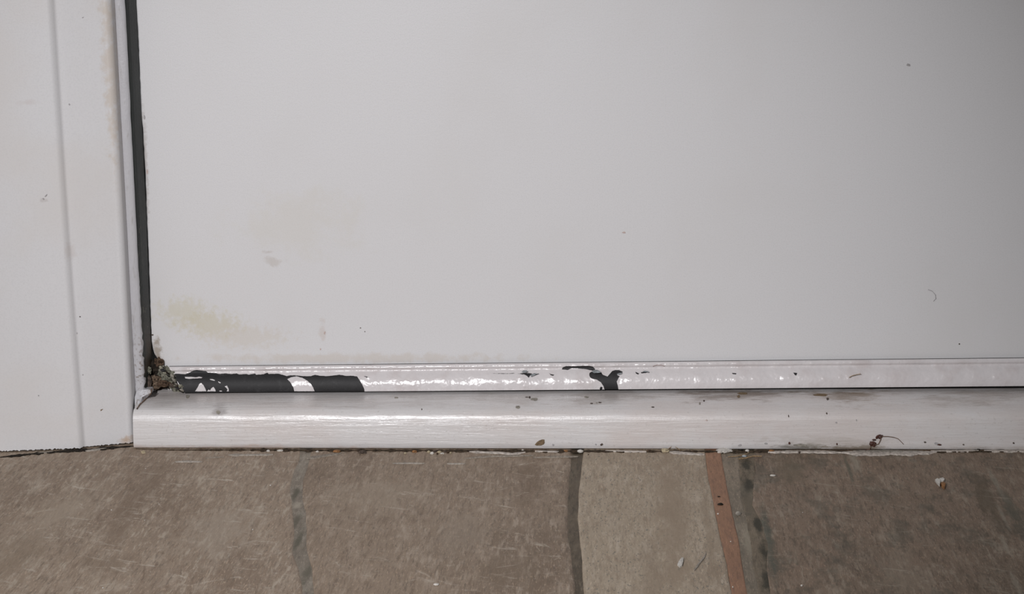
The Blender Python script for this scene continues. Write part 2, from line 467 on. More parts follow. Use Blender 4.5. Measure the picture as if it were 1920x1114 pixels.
# front skin, and side walls round every flaked edge
PT = .00045
vv = [strip_pt(c.x / 1000, c.y / 22, PT + .00008 * nz(c.x * .12, c.y * .3)) for c in cv]
ff = list(keep); cnt = {}
for tri in keep:
    for a, b in zip(tri, tri[1:] + tri[:1]): cnt[(a, b)] = 1
nfront = len(ff)
for (a, b) in list(cnt):
    if (b, a) not in cnt:
        s = len(vv)
        vv += [vv[a].copy(), vv[b].copy(), strip_pt(cv[b].x / 1000, cv[b].y / 22, -.0001), strip_pt(cv[a].x / 1000, cv[a].y / 22, -.0001)]
        ff.append((s, s + 1, s + 2, s + 3))
me = bpy.data.meshes.new('paint_coat'); me.from_pydata([tuple(p) for p in vv], [], ff); me.update()
bm = bmesh.new(); bm.from_mesh(me)
bm.normal_update()
for fc in bm.faces:
    if fc.index < nfront:
        fc.smooth = True
        if fc.normal.y > 0: fc.normal_flip()
loose = [q for q in bm.verts if not q.link_faces]; bmesh.ops.delete(bm, geom=loose, context='VERTS')
bm.to_mesh(me); bm.free(); me.materials.append(m_strip)
coat = bpy.data.objects.new('paint_coat', me); COL.objects.link(coat); coat.parent = strip
tag(coat, 'cracked white gloss paint with black bare patches')
# curled flakes of paint lifting at the patch by the middle
def flake(name, poly, mat, parent, y0, curl=.001, lab=None):
    ps = [at_y(a, b, y0) for a, b in poly]
    c = sum(ps, Vector()) / len(ps)
    rr = [[c + (p - c) * s + Vector((0, -curl * s * s, 0)) for p in ps] for s in (1.0, .66, .33)]
    v = [p for r in rr for p in r] + [c]; nn = len(ps); f = []
    for i in range(2):
        for j in range(nn): f.append((i * nn + j, i * nn + (j + 1) % nn, (i + 1) * nn + (j + 1) % nn, (i + 1) * nn + j))
    for j in range(nn): f.append((2 * nn + j, 2 * nn + (j + 1) % nn, 3 * nn))
    back = [q + Vector((0, .0004, 0)) for q in v]; o = len(v)
    f += [tuple(i + o for i in reversed(q)) for q in f]
    for j in range(nn): f.append((j, (j + 1) % nn, o + (j + 1) % nn, o + j))
    ob = obj(name, v + back, f, mat, parent)
    if lab: tag(ob, lab)
    return ob
m_film = plain('lifting_paint_film', (150, 155, 158), .35, .5, .12, 400)
flake('paint_flake', c8([(1088,168),(1105,152),(1150,148),(1185,165),(1196,182),(1150,186),(1110,188)]), m_film, strip, -.0105, .0008, 'greyish paint film curling up')
flake('paint_flake', c8([(240,178),(262,160),(305,155),(312,170),(285,182)]), m_film, strip, -.0102, .0006)
flake('paint_flake', c8([(345,212),(395,190),(430,196),(400,214),(360,232)]), m_film, strip, -.0105, .0006)
flake('paint_flake', c8([(1690,172),(1720,160),(1770,168),(1765,180)]), m_film, strip, -.0102, .0006)
flake('paint_flake', c8([(1385,200),(1420,186),(1452,184),(1435,200),(1400,210)]), m_film, strip, -.0102, .0005)
# added black filler that paints in the shadow of the gap under the strip
xa = at_y(350, 739, -.004).x
rings = []
for i in range(41):
    x = lerp(xa, XR - .004, i / 40)
    z0, z1 = sill_z(x) - .0006 + .0012, strip_bot(x) + .0012
    rings.append([Vector((x, -.006, z0)), Vector((x, -.0085, (z0 + z1) / 2)), Vector((x, -.006, z1)), Vector((x, .03, z1)), Vector((x, .03, z0))])
loft('gap_shade_filler', rings, plain('painted_gap_shade', (22, 20, 19), .8, .2, .2, 400), door)

# ------------------------------------------------------------------ frame, gasket, casing at the left
ZT = 2.04
frame = empty('trim_2'); tag(frame, 'narrow white frame stop with dark green-black rubber gasket, between casing and door', 'door frame', kind='structure')
YS = -.030
def vline(pxs, y, zlo, zhi, n=30):
    """x as a function of z through pixel points (px,py) on the plane y"""
    t = sorted([(at_y(a, b, y).z, at_y(a, b, y).x) for a, b in pxs]); return t
fs_l = vline([(212, 0), (232, 400), (253, 735)], YS, 0, 0)
fs_r = vline([(233, 0), (253, 400), (270, 725)], YS, 0, 0)
gk_r = vline([(254.5, 0), (274, 400), (283, 655)], -.004, 0, 0)
def zlist(z0, z1, n): return [lerp(z0, z1, i / n) for i in range(n + 1)] + [ZT]
zst = at_y(262, 742, YS).z
rings = []
for z in zlist(.0345, .62, 180):
    a, b = pl(fs_l, min(z, .62)) , pl(fs_r, min(z, .62))
    w = .0004 * nz(z * 60, 4) + (.0010 * nz(z * 200, 9) if z < .12 else 0)
    rings.append([Vector(p) for p in ((a - .012, YS + .05, z), (a - .012, YS + .003, z), (a - .0005, YS + .004, z), (a + .0006, YS + .0006 + w, z), (a + .0022, YS + w, z),
                  (b - .0014, YS + .0002, z), (b + w, YS + .0016, z), (b + w * .5, YS + .010, z), (b - .001, YS + .05, z))])
loft('frame_stop', rings, m_frame, frame, sharp=50)
rings = []
for z in zlist(at_y(268, 733, -.02).z, .62, 220):
    a = pl(fs_r, min(z, .62)) - .0008; b = pl(gk_r, min(z, .62)) - .0006
    rf = .0006 * nz(z * 90, 3) + (.0012 * nz(z * 300, 7) if z < .16 else 0)
    ym = -.014 + rf
    y0 = YS + .0025 + rf
    rings.append([Vector(p) for p in ((a - .001, .03, z), (a - .001, y0 + .002, z), (a + (b - a) * .12, y0, z), (a + (b - a) * .35, y0 + .0012, z), (a + (b - a) * .48, y0 + .0045 + rf, z),
                  (a + (b - a) * .62, y0 + .0060, z), (a + (b - a) * .8, -.011 + rf, z), (b, -.004 , z), (b + .0004, .03, z))])
loft('rubber_gasket', rings, m_gasket, frame, sharp=60)

casing = empty('trim_3'); tag(casing, 'white painted door casing with a moulded step, standing on paving left of the door', 'door casing', kind='structure')
# foot of the casing on the floor, left to right
foot_px = [(-260, 872), (-120, 864), (0, 853.5), (40, 849), (80, 844), (158, 839.5), (200, 836), (250, 832.5)]
foot = [at_z(a, b) for a, b in foot_px]
ftab = [(p.x, p.y) for p in foot]
YB = foot[-1].y; 
lineA = vline([(102, 0), (127, 400), (159, 834)], pl(ftab, at_z(159, 839).x), 0, 0)
lineB = vline([(207, 0), (229, 400), (250.5, 832)], YB, 0, 0)
print('planes', [round(p.y, 4) for p in foot], 'sill', round(sb_l.y, 4), round(sb_r.y, 4), 'ztop', round(st_l.z, 4), round(st_r.z, 4), 'strip', round(dt_l.z, 4), round(db_l.z, 4), 'XL', XL, 'XR', XR)
def casing_section(z, zc):
    """x positions and depths across the casing at height z"""
    xa, xb = pl(lineA, min(zc, .62)), pl(lineB, min(zc, .62))
    ya = pl(ftab, at_z(159, 839).x)
    pts = []
    for px_off in (-.125, -.10, -.075, -.05, -.03, -.018):
        pts.append((xa + px_off, ya - .0042 + px_off * .13))
    for t in (.0, .15, .3, .45, .6, .75, .88, 1.0):      # cove falling to the step line
        pts.append((xa - .0065 + .0065 * t, ya - .0052 + .0050 * (t ** 2.2)))
    pts.append((xa + .0012, ya + .0003)); 
    n = 8
    for i in range(1, n + 1):
        t = i / n; pts.append((lerp(xa + .0012, xb - .006, t), lerp(ya + .0002, YB - .0008, t)))
    for t in (20, 40, 60, 80, 90):
        a = math.radians(t); pts.append((xb - .006 + .0058 * math.sin(a), YB - .0008 + .006 * (1 - math.cos(a))))
    pts.append((xb - .0002, YB + .0145)); pts.append((xb - .0002, .03))
    return pts
def jag(x): return .0010 + .0011 * nz(x * 420, 2) + .0008 * nz(x * 1500, 5)
base = casing_section(.01, .01)
# resample densely in x for the ragged paint line at the foot
def dense(pts, k=7):
    out = []
    for (a, b), (c, d) in zip(pts, pts[1:]):
        n = max(1, min(60, int(abs(c - a) / .0012)))
        for i in range(n): out.append((i / n, a, b, c, d))
    out.append((1, *pts[-2], *pts[-1])); return out
def section_dense(z):
    s = casing_section(z, z); o = []
    for (q, p0) in DENSE:
        (a, b), (c, d) = s[p0], s[p0 + 1]; o.append((lerp(a, c, q), lerp(b, d, q)))
    return o
DENSE = []
for i, ((a, b), (c, d)) in enumerate(zip(base, base[1:])):
    n = max(1, min(70, int(abs(c - a) / .0008)))
    DENSE += [(j / n, i) for j in range(n)]
DENSE.append((1.0, len(base) - 2))
rings = []
zz_ = [0, .003, .01, .05] + [.1 + .05 * i for i in range(11)] + [ZT]
for zi, z in enumerate(zz_):
    r = []
    for (x, y) in section_dense(z):
        zv = z
        if zi == 0: zv = max(.0002, jag(x)) if y < -.02 else .0005
        elif zi == 1: zv = .0040
        r.append(Vector((x, y + .0004 * nz(x * 30, z * 8), zv)))
    rings.append(r)
o = loft('casing_board', rings, m_case, casing, closed=False, sharp=50)
# solid core a little behind the paint, dark where the paint has broken away at the foot
core = []
for z in (0.0, .02, .1, .2, .3, .4, .5, .62, ZT - .002):
    s = casing_section(max(z, .001), max(z, .001))
    core.append([Vector((x - (.001 if i > len(s) - 6 else 0), y + (.0016 if z < .01 else .0034), z)) for i, (x, y) in enumerate(s)][:-1] + [Vector((s[-1][0] - .002, .03, z)), Vector((s[0][0], .03, z))])
loft('casing_core', core, m_core, casing, smooth=False)

# right-hand frame and head, outside the picture, and the wall round the door
fr = empty('trim_4'); tag(fr, 'white door casing along the right and top sides of the door', 'door casing', kind='structure')
box('casing_board', (XR + .001, -.045, 0), (XR + .105, .03, ZT + .10), m_case, fr)
xw = casing_section(.5, .5)[0][0]
box('head_board', (xw, -.045, ZT), (XR + .001, .03, ZT + .10), m_case, fr)
tag(box('wall_back', (xw - 1.6, -.020, 0), (xw, .12, 2.5), m_wall), 'plain white wall beside the door casing', 'wall', kind='structure')
tag(box('wall_right', (XR + .105, -.020, 0), (XR + 1.4, .12, 2.5), m_wall), 'plain white wall to the right of the door', 'wall', kind='structure')
tag(box('wall_top', (xw, -.020, ZT + .10), (XR + .105, .12, 2.5), m_wall), 'plain white wall above the door', 'wall', kind='structure')

# ------------------------------------------------------------------ floor
floor = empty('floor'); tag(floor, 'brown sandstone paving with mortar joints in front of the white sill', 'paving', kind='structure')
m_bed = plain('mortar_bed', (96, 86, 74), .9, .1, .25, 200, .6, .002)
box('mortar_bed', (-2.2, -2.6, -.06), (2.2, .12, -.006), m_bed, floor)
m_s1 = stone_mat('sandstone_brown_left', (148, 131, 114), (178, 165, 149), (122, 104, 88), .75, (198, 188, 174), 0.3, .7, blobs=((250, 950, 30, 110, (122, 104, 87), .6), (120, 960, 60, 60, (163, 149, 132), .5), (410, 990, 70, 60, (165, 152, 137), .5), (20, 1050, 60, 60, (131, 115, 97), .5), (210, 1060, 60, 30, (124, 107, 90), .5), (505, 870, 10, 40, (120, 106, 91), .4)))
m_s2 = stone_mat('sandstone_brown_middle', (142, 125, 108), (170, 155, 139), (116, 99, 83), .65, (192, 181, 166), 1.9, .7, blobs=((990, 900, 34, 60, (118, 100, 83), .6), (960, 1060, 60, 50, (124, 108, 91), .5), (700, 930, 110, 40, (159, 145, 128), .4), (860, 1000, 60, 60, (154, 141, 126), .35)))
m_s3 = stone_mat('sandstone_pale', (163, 148, 129), (183, 169, 152), (142, 125, 107), .0, (196, 184, 163), 4.1, .55, pepper=.7, blobs=((1260, 960, 34, 190, (146, 129, 110), .75), (1225, 1080, 24, 80, (144, 128, 110), .6), (1330, 1000, 10, 160, (140, 124, 105), .5)))
m_s4 = stone_mat('sandstone_dark', (124, 106, 90), (150, 137, 121), (91, 80, 67), .5, (163, 154, 138), 6.7, .8, moss=.45, blobs=((1440, 1010, 12, 90, (76, 78, 68), .85), (1592, 880, 5, 40, (85, 85, 72), .7), (1850, 930, 24, 60, (85, 74, 58), .75), (1868, 905, 6, 30, (152, 144, 129), .5), (1880, 965, 5, 28, (152, 144, 129), .5), (1884, 1020, 8, 24, (152, 144, 129), .6), (1902, 1085, 7, 30, (152, 144, 129), .5), (1600, 860, 12, 24, (148, 141, 126), .6), (1900, 960, 16, 60, (83, 82, 70), .7), (1690, 1080, 60, 60, (135, 122, 106), .5), (1480, 880, 40, 30, (105, 93, 76), .6)))
m_or = stone_mat('terracotta_strip', (144, 109, 86), (164, 126, 100), (120, 93, 78), .0, (0, 0, 0), 2.2, .5)
m_g1 = stone_mat('grey_joint', (129, 119, 107), (156, 148, 135), (107, 99, 86), .5, (176, 166, 151), 3.3, .6, blobs=((556, 922, 8, 18, (89, 85, 72), .9), (557, 972, 8, 24, (96, 91, 78), .9), (559, 1012, 8, 22, (91, 87, 74), .9), (576, 1072, 8, 28, (98, 93, 80), .9), (558, 946, 10, 8, (163, 154, 139), .8)))
m_g2 = stone_mat('shaded_dark_joint', (94, 83, 69), (120, 109, 93), (64, 57, 47), .0, (0, 0, 0), 5.5, .6)  # dark tone also paints the shade where the stone edge rolls down
m_g3 = stone_mat('pale_mortar', (135, 122, 106), (154, 142, 125), (102, 95, 83), .0, (0, 0, 0), 8.5, .6, moss=.3, blobs=((1395, 890, 8, 34, (67, 69, 63), .8), (1405, 1010, 10, 40, (148, 139, 122), .6)))
m_g4 = stone_mat('mossy_joint', (112, 100, 84), (134, 122, 104), (74, 70, 58), .0, (0, 0, 0), 9.5, .7, moss=.5, blobs=((1401, 870, 12, 14, (56, 52, 40), 1), (1402, 905, 12, 18, (56, 52, 40), 1), (1404, 945, 14, 24, (100, 91, 76), .8), (1422, 985, 9, 24, (56, 52, 40), 1), (1432, 1030, 12, 34, (56, 52, 40), 1), (1436, 1085, 12, 30, (56, 52, 40), 1)))
PY0, PY1 = 822, 1275
def stone(name, Lp, Rp, mat, zt=0.0, edge=.002, und=.0007, nc=30, rows=70, drop=.012, py0=PY0, py1=PY1, seed=0, lw=1.0, rw=1.0, wob=1.5, redge=None):
    """a slab between two pixel polylines x(y), laid on the ground plane"""
    rings = []
    for i in range(rows + 1):
        py = lerp(py0, py1, i / rows)
        xl = pl(Lp, py) + wob * lw * nz(py * .045, seed + 1) + .7 * lw * nz(py * .3, seed + 2)
        xr_ = pl(Rp, py) + wob * rw * nz(py * .045, seed + 1.5) + .7 * rw * nz(py * .3, seed + 2.5)
        a, b = at_z(xl, py), at_z(xr_, py); wd = b.x - a.x
        e = min(edge, wd * .25); g = redge or e; gd = g * .9 if redge is None else .0024
        us = [(0, -drop), (0, -e * .9), (e * .3, -e * .28), (e, 0)] + [(e + (wd - e - g) * j / nc, 0) for j in range(1, nc)] + [(wd - g, 0), (wd - g * .3, -gd * .4), (wd, -gd), (wd, -drop)]
        r = []
        for ux, dz in us:
            x = a.x + ux; y = lerp(a.y, b.y, ux / wd)
            u = -und * (.5 + .5 * nz(x * 22, y * 22, seed)) - und * .25 * (.5 + .5 * nz(x * 120, y * 120, seed)) if dz > -drop else 0
            ends = -.002 if i in (0, rows) else 0
            r.append(Vector((x, y, zt + dz + u + ends)))
        rings.append(r)
    return loft(name, rings, mat, floor, sharp=70)
J1L = [(822, 568), (862, 565), (880, 556), (900, 549), (915, 547), (940, 551), (975, 554), (1000, 556), (1035, 552), (1060, 562), (1090, 568), (1114, 570), (1275, 585)]
J1R = [(822, 588), (862, 580), (880, 573), (900, 568), (930, 566), (960, 572), (1000, 574), (1030, 574), (1060, 584), (1090, 586), (1114, 588), (1275, 604)]
J2L = [(822, 1076), (860, 1073), (900, 1070), (950, 1067), (1000, 1066), (1030, 1072), (1060, 1076), (1114, 1082), (1275, 1094)]
J2R = [(822, 1096), (860, 1091), (885, 1089), (910, 1086), (940, 1083.5), (975, 1083), (1005, 1086), (1040, 1090), (1080, 1092), (1114, 1095), (1275, 1108)]
O_L = [(822, 1322), (850, 1324), (900, 1330), (930, 1337), (960, 1343), (1010, 1353), (1060, 1365), (1114, 1374), (1275, 1398)]
O_R = [(822, 1350), (850, 1352), (900, 1361), (930, 1367), (960, 1373), (1010, 1385), (1060, 1392), (1114, 1402), (1275, 1428)]
M_L = [(822, 1380), (850, 1384), (880, 1385), (925, 1388), (945, 1391), (980, 1400), (1020, 1408), (1060, 1410), (1114, 1424), (1275, 1455)]
M_R = [(822, 1410), (850, 1413), (880, 1414), (925, 1411), (945, 1410), (980, 1428), (1020, 1438), (1060, 1436), (1114, 1444), (1275, 1474)]
FARL = [(822, -420), (1275, -520)]; FARR = [(822, 2120), (1275, 2200)]
def both(p, d): return [(a, b + d) for a, b in p]
stone('paving_stone', FARL, J1L, m_s1, 0, seed=1, nc=110, edge=.0007, redge=.003)
stone('paving_stone', J1R, J2L, m_s2, -.0001, seed=2, nc=70, edge=.0012, redge=.0035)
stone('paving_stone', J2R, O_L, m_s3, 0.0, seed=3, nc=50, edge=.0018)
stone('paving_stone', M_R, FARR, m_s4, -.0003, seed=4, nc=90, edge=.0016)
for o, lab in zip([c for c in floor.children if c.name.startswith('paving_stone')],
                  ('brown stone with pale scratches', 'brown stone between two mortar joints', 'paler sandy stone', 'darker mossy brown stone')):
    tag(o, lab)
stone('mortar_joint', both(J1L, -6), both(J1R, 5), m_g1, -.0005, seed=5, nc=8, edge=.001, und=.0008, lw=.3, rw=.3)
stone('mortar_joint', both(J2L, -6), both(J2R, 4), m_g2, -.0009, seed=6, nc=12, edge=.001, und=.0012, lw=.3, rw=.3)
stone('terracotta_strip', both(O_L, -1.5), both(O_R, 0), m_or, -.0001, seed=7, nc=10, edge=.0008, und=.0006, lw=.4, rw=.4, wob=1)
stone('mortar_joint', both(O_R, -4), both(M_L, 3), m_g3, -.0004, seed=8, nc=12, edge=.0008, und=.0012, lw=.4)
stone('mortar_joint', M_L, both(M_R, 3), m_g4, -.0004, seed=9, nc=10, edge=.0008, und=.0012, wob=3)
# further rows of slabs towards the camera and to the sides (outside the picture)
y_edge = at_z(960, 1275).y
for row, (ya, yb) in enumerate(((y_edge - .03, y_edge - .52), (y_edge - .54, y_edge - 1.0), (y_edge - 1.02, y_edge - 1.5))):
    x = -1.35 + .12 * row; i = 0
    while x < 1.3:
        wdt = (.34, .28, .4)[(i + row) % 3]
        o = box('paving_stone', (x, yb, -.012), (x + wdt - .012, ya, -.0005), (m_s1, m_s2, m_s4, m_s3)[(i * 3 + row) % 4], floor)
        md = o.modifiers.new('bevel', 'BEVEL'); md.width = .002; md.segments = 2
        x += wdt; i += 1

# dried paint smears and the bead of paint along the foot of the sill
def ribbon(name, pts, width, mat, parent, h=.0005, z0=-.0006, wv=.4, step=3):
    """thin raised strip on the floor along pixel points; width in metres"""
    path = []
    for (a, b), (c, d) in zip(pts, pts[1:]):
        n = max(1, int(math.hypot(c - a, d - b) / step))
        path += [(lerp(a, c, i / n), lerp(b, d, i / n)) for i in range(n)]
    path.append(pts[-1]); rings = []
    sd = random.uniform(0, 50)
    for i, (a, b) in enumerate(path):
        u = i / (len(path) - 1); env = min(1, 6 * min(u, 1 - u) + .12)
        w = width * env * (1 + wv * 2 * nz(a * .07, sd) + wv * nz(a * .3, sd)); w = max(w, width * .08)
        p = at_z(a, b); q = at_z(*path[min(i + 1, len(path) - 1)]) - at_z(*path[max(i - 1, 0)]); q.normalize()
        nrm = Vector((-q.y, q.x, 0))
        rings.append([p + nrm * (-w / 2) + Vector((0, 0, z0)), p + nrm * (-w / 3) + Vector((0, 0, h)), p + nrm * (w / 3) + Vector((0, 0, h)), p + nrm * (w / 2) + Vector((0, 0, z0))])
    return loft(name, rings, mat, parent)
m_smear = plain('dried_paint_smear', (156, 147, 136), .6, .4, .12, 500)
m_bead = plain('paint_bead', (188, 178, 168), .5, .4, .14, 350)
m_faint = plain('faint_paint_smear', (142, 132, 120), .7, .3, .12, 500)
for pts, w, m in (([(328, 866), (350, 865), (379, 866)], .0035, m_smear), ([(428, 853.5), (470, 853), (512, 852.5)], .005, m_smear),
               ([(575, 860), (600, 855.5), (640, 850)], .005, m_faint), ([(736, 869), (770, 868.5), (796, 869)], .0018, m_smear),
               ([(838, 869.5), (872, 869.5)], .0018, m_smear), ([(870, 860), (900, 857), (935, 855), (1000, 854)], .003, m_faint),
               ([(1000, 858), (1040, 856.5), (1084, 856)], .0025, m_faint), ([(880, 847), (940, 849), (960, 851.5), (985, 848)], .004, m_bead),
               ([(1135, 845.5), (1200, 846.5), (1212, 847)], .003, m_bead),
               ([(1255, 847.5), (1290, 850), (1321, 852.5)], .006, m_bead), ([(1440, 848), (1480, 847), (1530, 847), (1580, 848.5)], .006, m_bead),
               ([(1575, 848), (1620, 850), (1690, 850.5), (1745, 848.5), (1760, 846.5)], .009, m_bead), ([(1600, 846), (1660, 846), (1730, 846.5)], .006, m_greydust),
               ([(1745, 846), (1800, 845.5), (1835, 845)], .005, m_bead), ([(1845, 845), (1880, 845.5), (1960, 844.5)], .006, m_bead),
               ([(1003, 846), (1048, 847)], .002, m_bead), ([(385, 859), (420, 857)], .002, m_faint), ([(1302, 1070), (1310, 1058), (1320, 1046), (1324, 1038)], .0018, m_smear),
               ([(160, 846), (190, 842), (200, 841)], .004, m_smear), ([(70, 850), (100, 847)], .003, m_faint)):
    ribbon('paint_smear', pts, w, m, floor)
ribbon('grime_line', [(0, 857.5), (40, 853.5), (80, 849), (158, 843.5), (200, 840), (252, 836.5)], .0055, m_dark, floor, h=.0004, wv=1.0)
ribbon('grime_line', [(255, 841.5), (300, 843.5), (500, 843.5), (900, 845), (1325, 846), (1500, 846), (1700, 846.5), (1920, 846)], .0055, plain('damp_grime', (78, 66, 54), .9, .1, .3, 300), floor, h=.0001, wv=.9, step=4)

# ------------------------------------------------------------------ small marks stuck on the painted surfaces
def mark(name, poly, y, mat, parent, th=.0003, yf=None):
    fr_ = [at_y(a, b, y) for a, b in poly]
    if yf: fr_ = [Vector((p.x, yf(p.x, p.z), p.z)) for p in fr_]
    n = len(fr_); back = [p + Vector((0, .0006, 0)) for p in fr_]; fr2 = [p + Vector((0, -th, 0)) for p in fr_]
    f = [tuple(range(n)), tuple(range(n, 2 * n))] + [(i, (i + 1) % n, n + (i + 1) % n, n + i) for i in range(n)]
    return obj(name, fr2 + back, f, mat, parent)
def blobpoly(cx, cy, rx, ry, n=11, rot=0., wig=.25):
    out = []
    for i in range(n):
        a = 2 * math.pi * i / n; r = 1 + random.uniform(-wig, wig)
        x, y = rx * r * math.cos(a), ry * r * math.sin(a)
        out.append((cx + x * math.cos(rot) - y * math.sin(rot), cy + x * math.sin(rot) + y * math.cos(rot)))
    return out
m_red = plain('reddish_speck', (192, 174, 168), .7, .2, .05)
m_soft = plain('soft_grey_speck', (166, 163, 163), .7, .2, .05)
for cx, cy, rx, ry, rot, m in ((1170, 436, 3.5, 1.8, .1, m_red), (1703, 122, 4, 2.4, .2, m_soft), (609, 624, 1.6, 3, .4, m_red), (1799, 645, 1.4, 1.4, 0, m_speck),
                               (676, 615, 1.2, 1, 0, m_speck), (286, 628, 2, 1.4, 0, m_speck), (276, 322, 1.6, 4, 0, m_red), (271, 220, 1.6, 5, 0, m_soft), (684, 622, 1, 1, 0, m_speck), (601, 655, 1.2, 2, 0, m_red)):
    mark('dirt_speck', blobpoly(cx, cy, rx, ry, 9, rot), 0, m, door, .0002)
yA = casing_section(.1, .1)
def ycas(x, z=0):
    t = sorted(casing_section(.15, .15)[:-3]); return pl(t, x)
for cx, cy, rx, ry, rot, m in ((153, 34, 4, 1.2, -.5, m_soft), (86, 367, 3, 1.2, -.9, m_soft), (81, 373, 2, 1.2, .7, m_soft), (188, 770, 5.5, 1.5, -.5, m_chip), (130, 196, 1.6, 1.6, 0, m_soft),
                               (155, 703, 1.6, 1.3, 0, m_soft), (144, 625, 1.4, 1.4, 0, m_soft), (150, 594, 1.3, 1.2, 0, m_speck), (189, 716, 1.2, 1.2, 0, m_soft), (72, 742, 1.1, 1.1, 0, m_soft)):
    p = at_y(cx, cy, -.055); mark('dirt_speck', blobpoly(cx, cy, rx, ry, 9, rot), ycas(p.x), m, casing, .0002)
def sill_front(x, z):
    q = sorted((b, a) for a, b in sill_profile(x)[4:] if b > .0008)
    return pl(q, z) - .0002
for cx, cy, rx, ry, rot, m in ((1013, 830, 9.5, 4.8, -.35, m_chip), (1037, 834, 2, 1.6, 0, m_soft), (1128, 833, 3, 1.6, -.5, m_speck), (1117, 833, 1.4, 1, 0, m_soft),
                               (1480, 830.5, 1.8, 2.2, 0, m_seed), (1569, 832, 1.4, 1.8, 0, m_seed), (1734, 828.5, 2, 1.2, 0, m_speck), (1755, 831, 3.4, 2, .1, m_soft), (1761, 833, 4, 1.4, .05, m_seed),
                               (1900, 830, 1.6, 1.4, 0, m_speck), (1806, 833, 1.6, 1, 0, m_speck), (1436, 831, 3, 1.3, 0, m_soft), (1387, 834.5, 3.4, 1.6, -.3, m_soft), (1500, 834, 13, 2.2, .05, m_greydust), (1551, 778, 1.4, 1.2, 0, m_speck),
                               (1479, 782, .8, 1.8, 0, m_speck), (1606, 789, .8, 1.6, 0, m_soft), (1325, 789, 1.6, 1.2, 0, m_red), (1568, 793, 1.6, 1, 0, m_soft)):
    mark('dirt_speck', blobpoly(cx, cy, rx, ry, 12, rot, .18), sill_y(0) + .0005, m, sill, .0006, sill_front)
# marks on the curved upper side of the sill: laid flat on it
def sill_surface(px, py):
    """point of the sill's curved upper face seen at a pixel"""
    y = -.02
    d = ray(px, py)
    best = None
    for i in range(200):
        yy = lerp(sill_y(XL) - .012, -.011, i / 199); P = CAM + d * ((yy - CAM.y) / d.y)
        pr = [(a, b) for a, b in sill_profile(P.x)[3:]]
        # height of the top surface at depth yy
        zs_ = None
        for (a, b), (c, e) in zip(pr, pr[1:]):
            if c <= yy <= a and a > c: zs_ = lerp(b, e, (yy - a) / (c - a)); break
        if zs_ is not None and P.z <= zs_: best = Vector((P.x, yy, zs_)); break
    return best
def curved_mark(cx, cy, rx, ry, mat, rot=0., n=12, parent=sill, name='dirt_speck'):
    c = sill_surface(cx, cy)
    if c is None: return
    ps = [sill_surface(a, b) for a, b in blobpoly(cx, cy, rx, ry, n, rot, .22)]
    ps = [p for p in ps if p is not None]
    if len(ps) < 5: return
    off = Vector((0, -.0002, .0003)); n = len(ps)
    v = [p + off for p in ps] + [c + off * 1.5] + [p - off * 2 for p in ps]
    f = [(i, (i + 1) % n, n) for i in range(n)] + [(i, (i + 1) % n, n + 1 + (i + 1) % n, n + 1 + i) for i in range(n)]
    obj(name, v, f, mat, parent)
for a in ((971, 764, 4.5, 2.6, m_greydust), (971.5, 763, 1.6, 1.4, m_speck), (993, 745.5, 1.8, 1.8, m_speck), (988, 745, 3, .5, m_speck), (791, 768, 1, 1.4, m_speck), (1109, 757, 3, .9, m_speck),
          (1125, 755, 3.4, .8, m_speck), (1119, 756, 2, .7, m_greydust), (1224, 764, 3, .8, m_speck), (1552, 748.5, 2.6, 2.2, m_speck), (1320, 752, 1.6, 1.4, m_speck), (1312, 757, 1.4, 2.4, m_greydust),
          (1100, 745, 4, 1.6, m_greydust), (1002, 749, 6, 2.4, m_greydust), (743, 746, 3.5, 1.2, m_greydust), (352, 744, 3.6, 3, m_greydust), (409, 774, 4, 3.6, m_greydust), (1540, 741, 14, 2.2, m_chip), (1392, 738, 9, 1.6, m_chip), (1385, 744, 3, 2.4, m_chip)):
    curved_mark(*a)

# ------------------------------------------------------------------ corner: dirt, frayed end, cracked paint
def lump(name, c, r, mat, parent=None, seed=0, amp=.35, sub=3, freq=2.2, label=None, cat=None, group=None, rotz=0.):
    bm = bmesh.new(); bmesh.ops.create_icosphere(bm, subdivisions=sub, radius=1.0)
    for v in bm.verts:
        d = 1 + amp * noise.noise(v.co * freq + Vector((seed * 3.1, seed, 0))) + amp * .5 * noise.noise(v.co * freq * 3 + Vector((seed, 5, 1)))
        v.co = v.co * d
        v.co = Vector((v.co.x * r[0], v.co.y * r[1], v.co.z * r[2]))
        v.co = Matrix.Rotation(rotz, 3, 'Z') @ v.co
    me = bpy.data.meshes.new(name); bm.to_mesh(me); bm.free(); me.materials.append(mat)
    o = bpy.data.objects.new(name, me); COL.objects.link(o); o.location = c
    if parent: o.parent = parent
    if label: tag(o, label, cat, group)
    return o
corner = empty('corner_dirt', at_y(300, 728, -.012))
tag(corner, 'brown crumbly dirt packed into the open corner at the lower left of the door', 'dirt')
c0 = corner.location
def cl(px, py, y, rx, ry, rz, mat, seed, amp=.45, name='dirt_lump', freq=2.6):
    o = lump(name, at_y(px, py, y) - c0, (rx, ry, rz), mat, corner, seed, amp, 3, freq)
cl(302, 706, .006, .014, .008, .011, m_brown, 1)
cl(318, 716, -.001, .009, .006, .005, m_dark, 2)
cl(290, 690, -.002, .006, .004, .007, m_dark, 3)
cl(298, 680, -.0025, .004, .003, .0045, m_brown, 4, .6)
cl(291, 716, -.006, .006, .004, .006, plain('pale_dirt', (124, 106, 90), .95, .1, .35, 500, 1, .002), 5)
cl(277, 715, -.014, .0035, .003, .006, m_speck, 6, .6)
cl(279, 694, -.012, .0022, .002, .003, m_fray, 7, .6)
cl(306, 719, -.008, .006, .003, .003, m_brown, 8)
cl(326, 722, -.008, .004, .003, .0022, m_speck, 9)
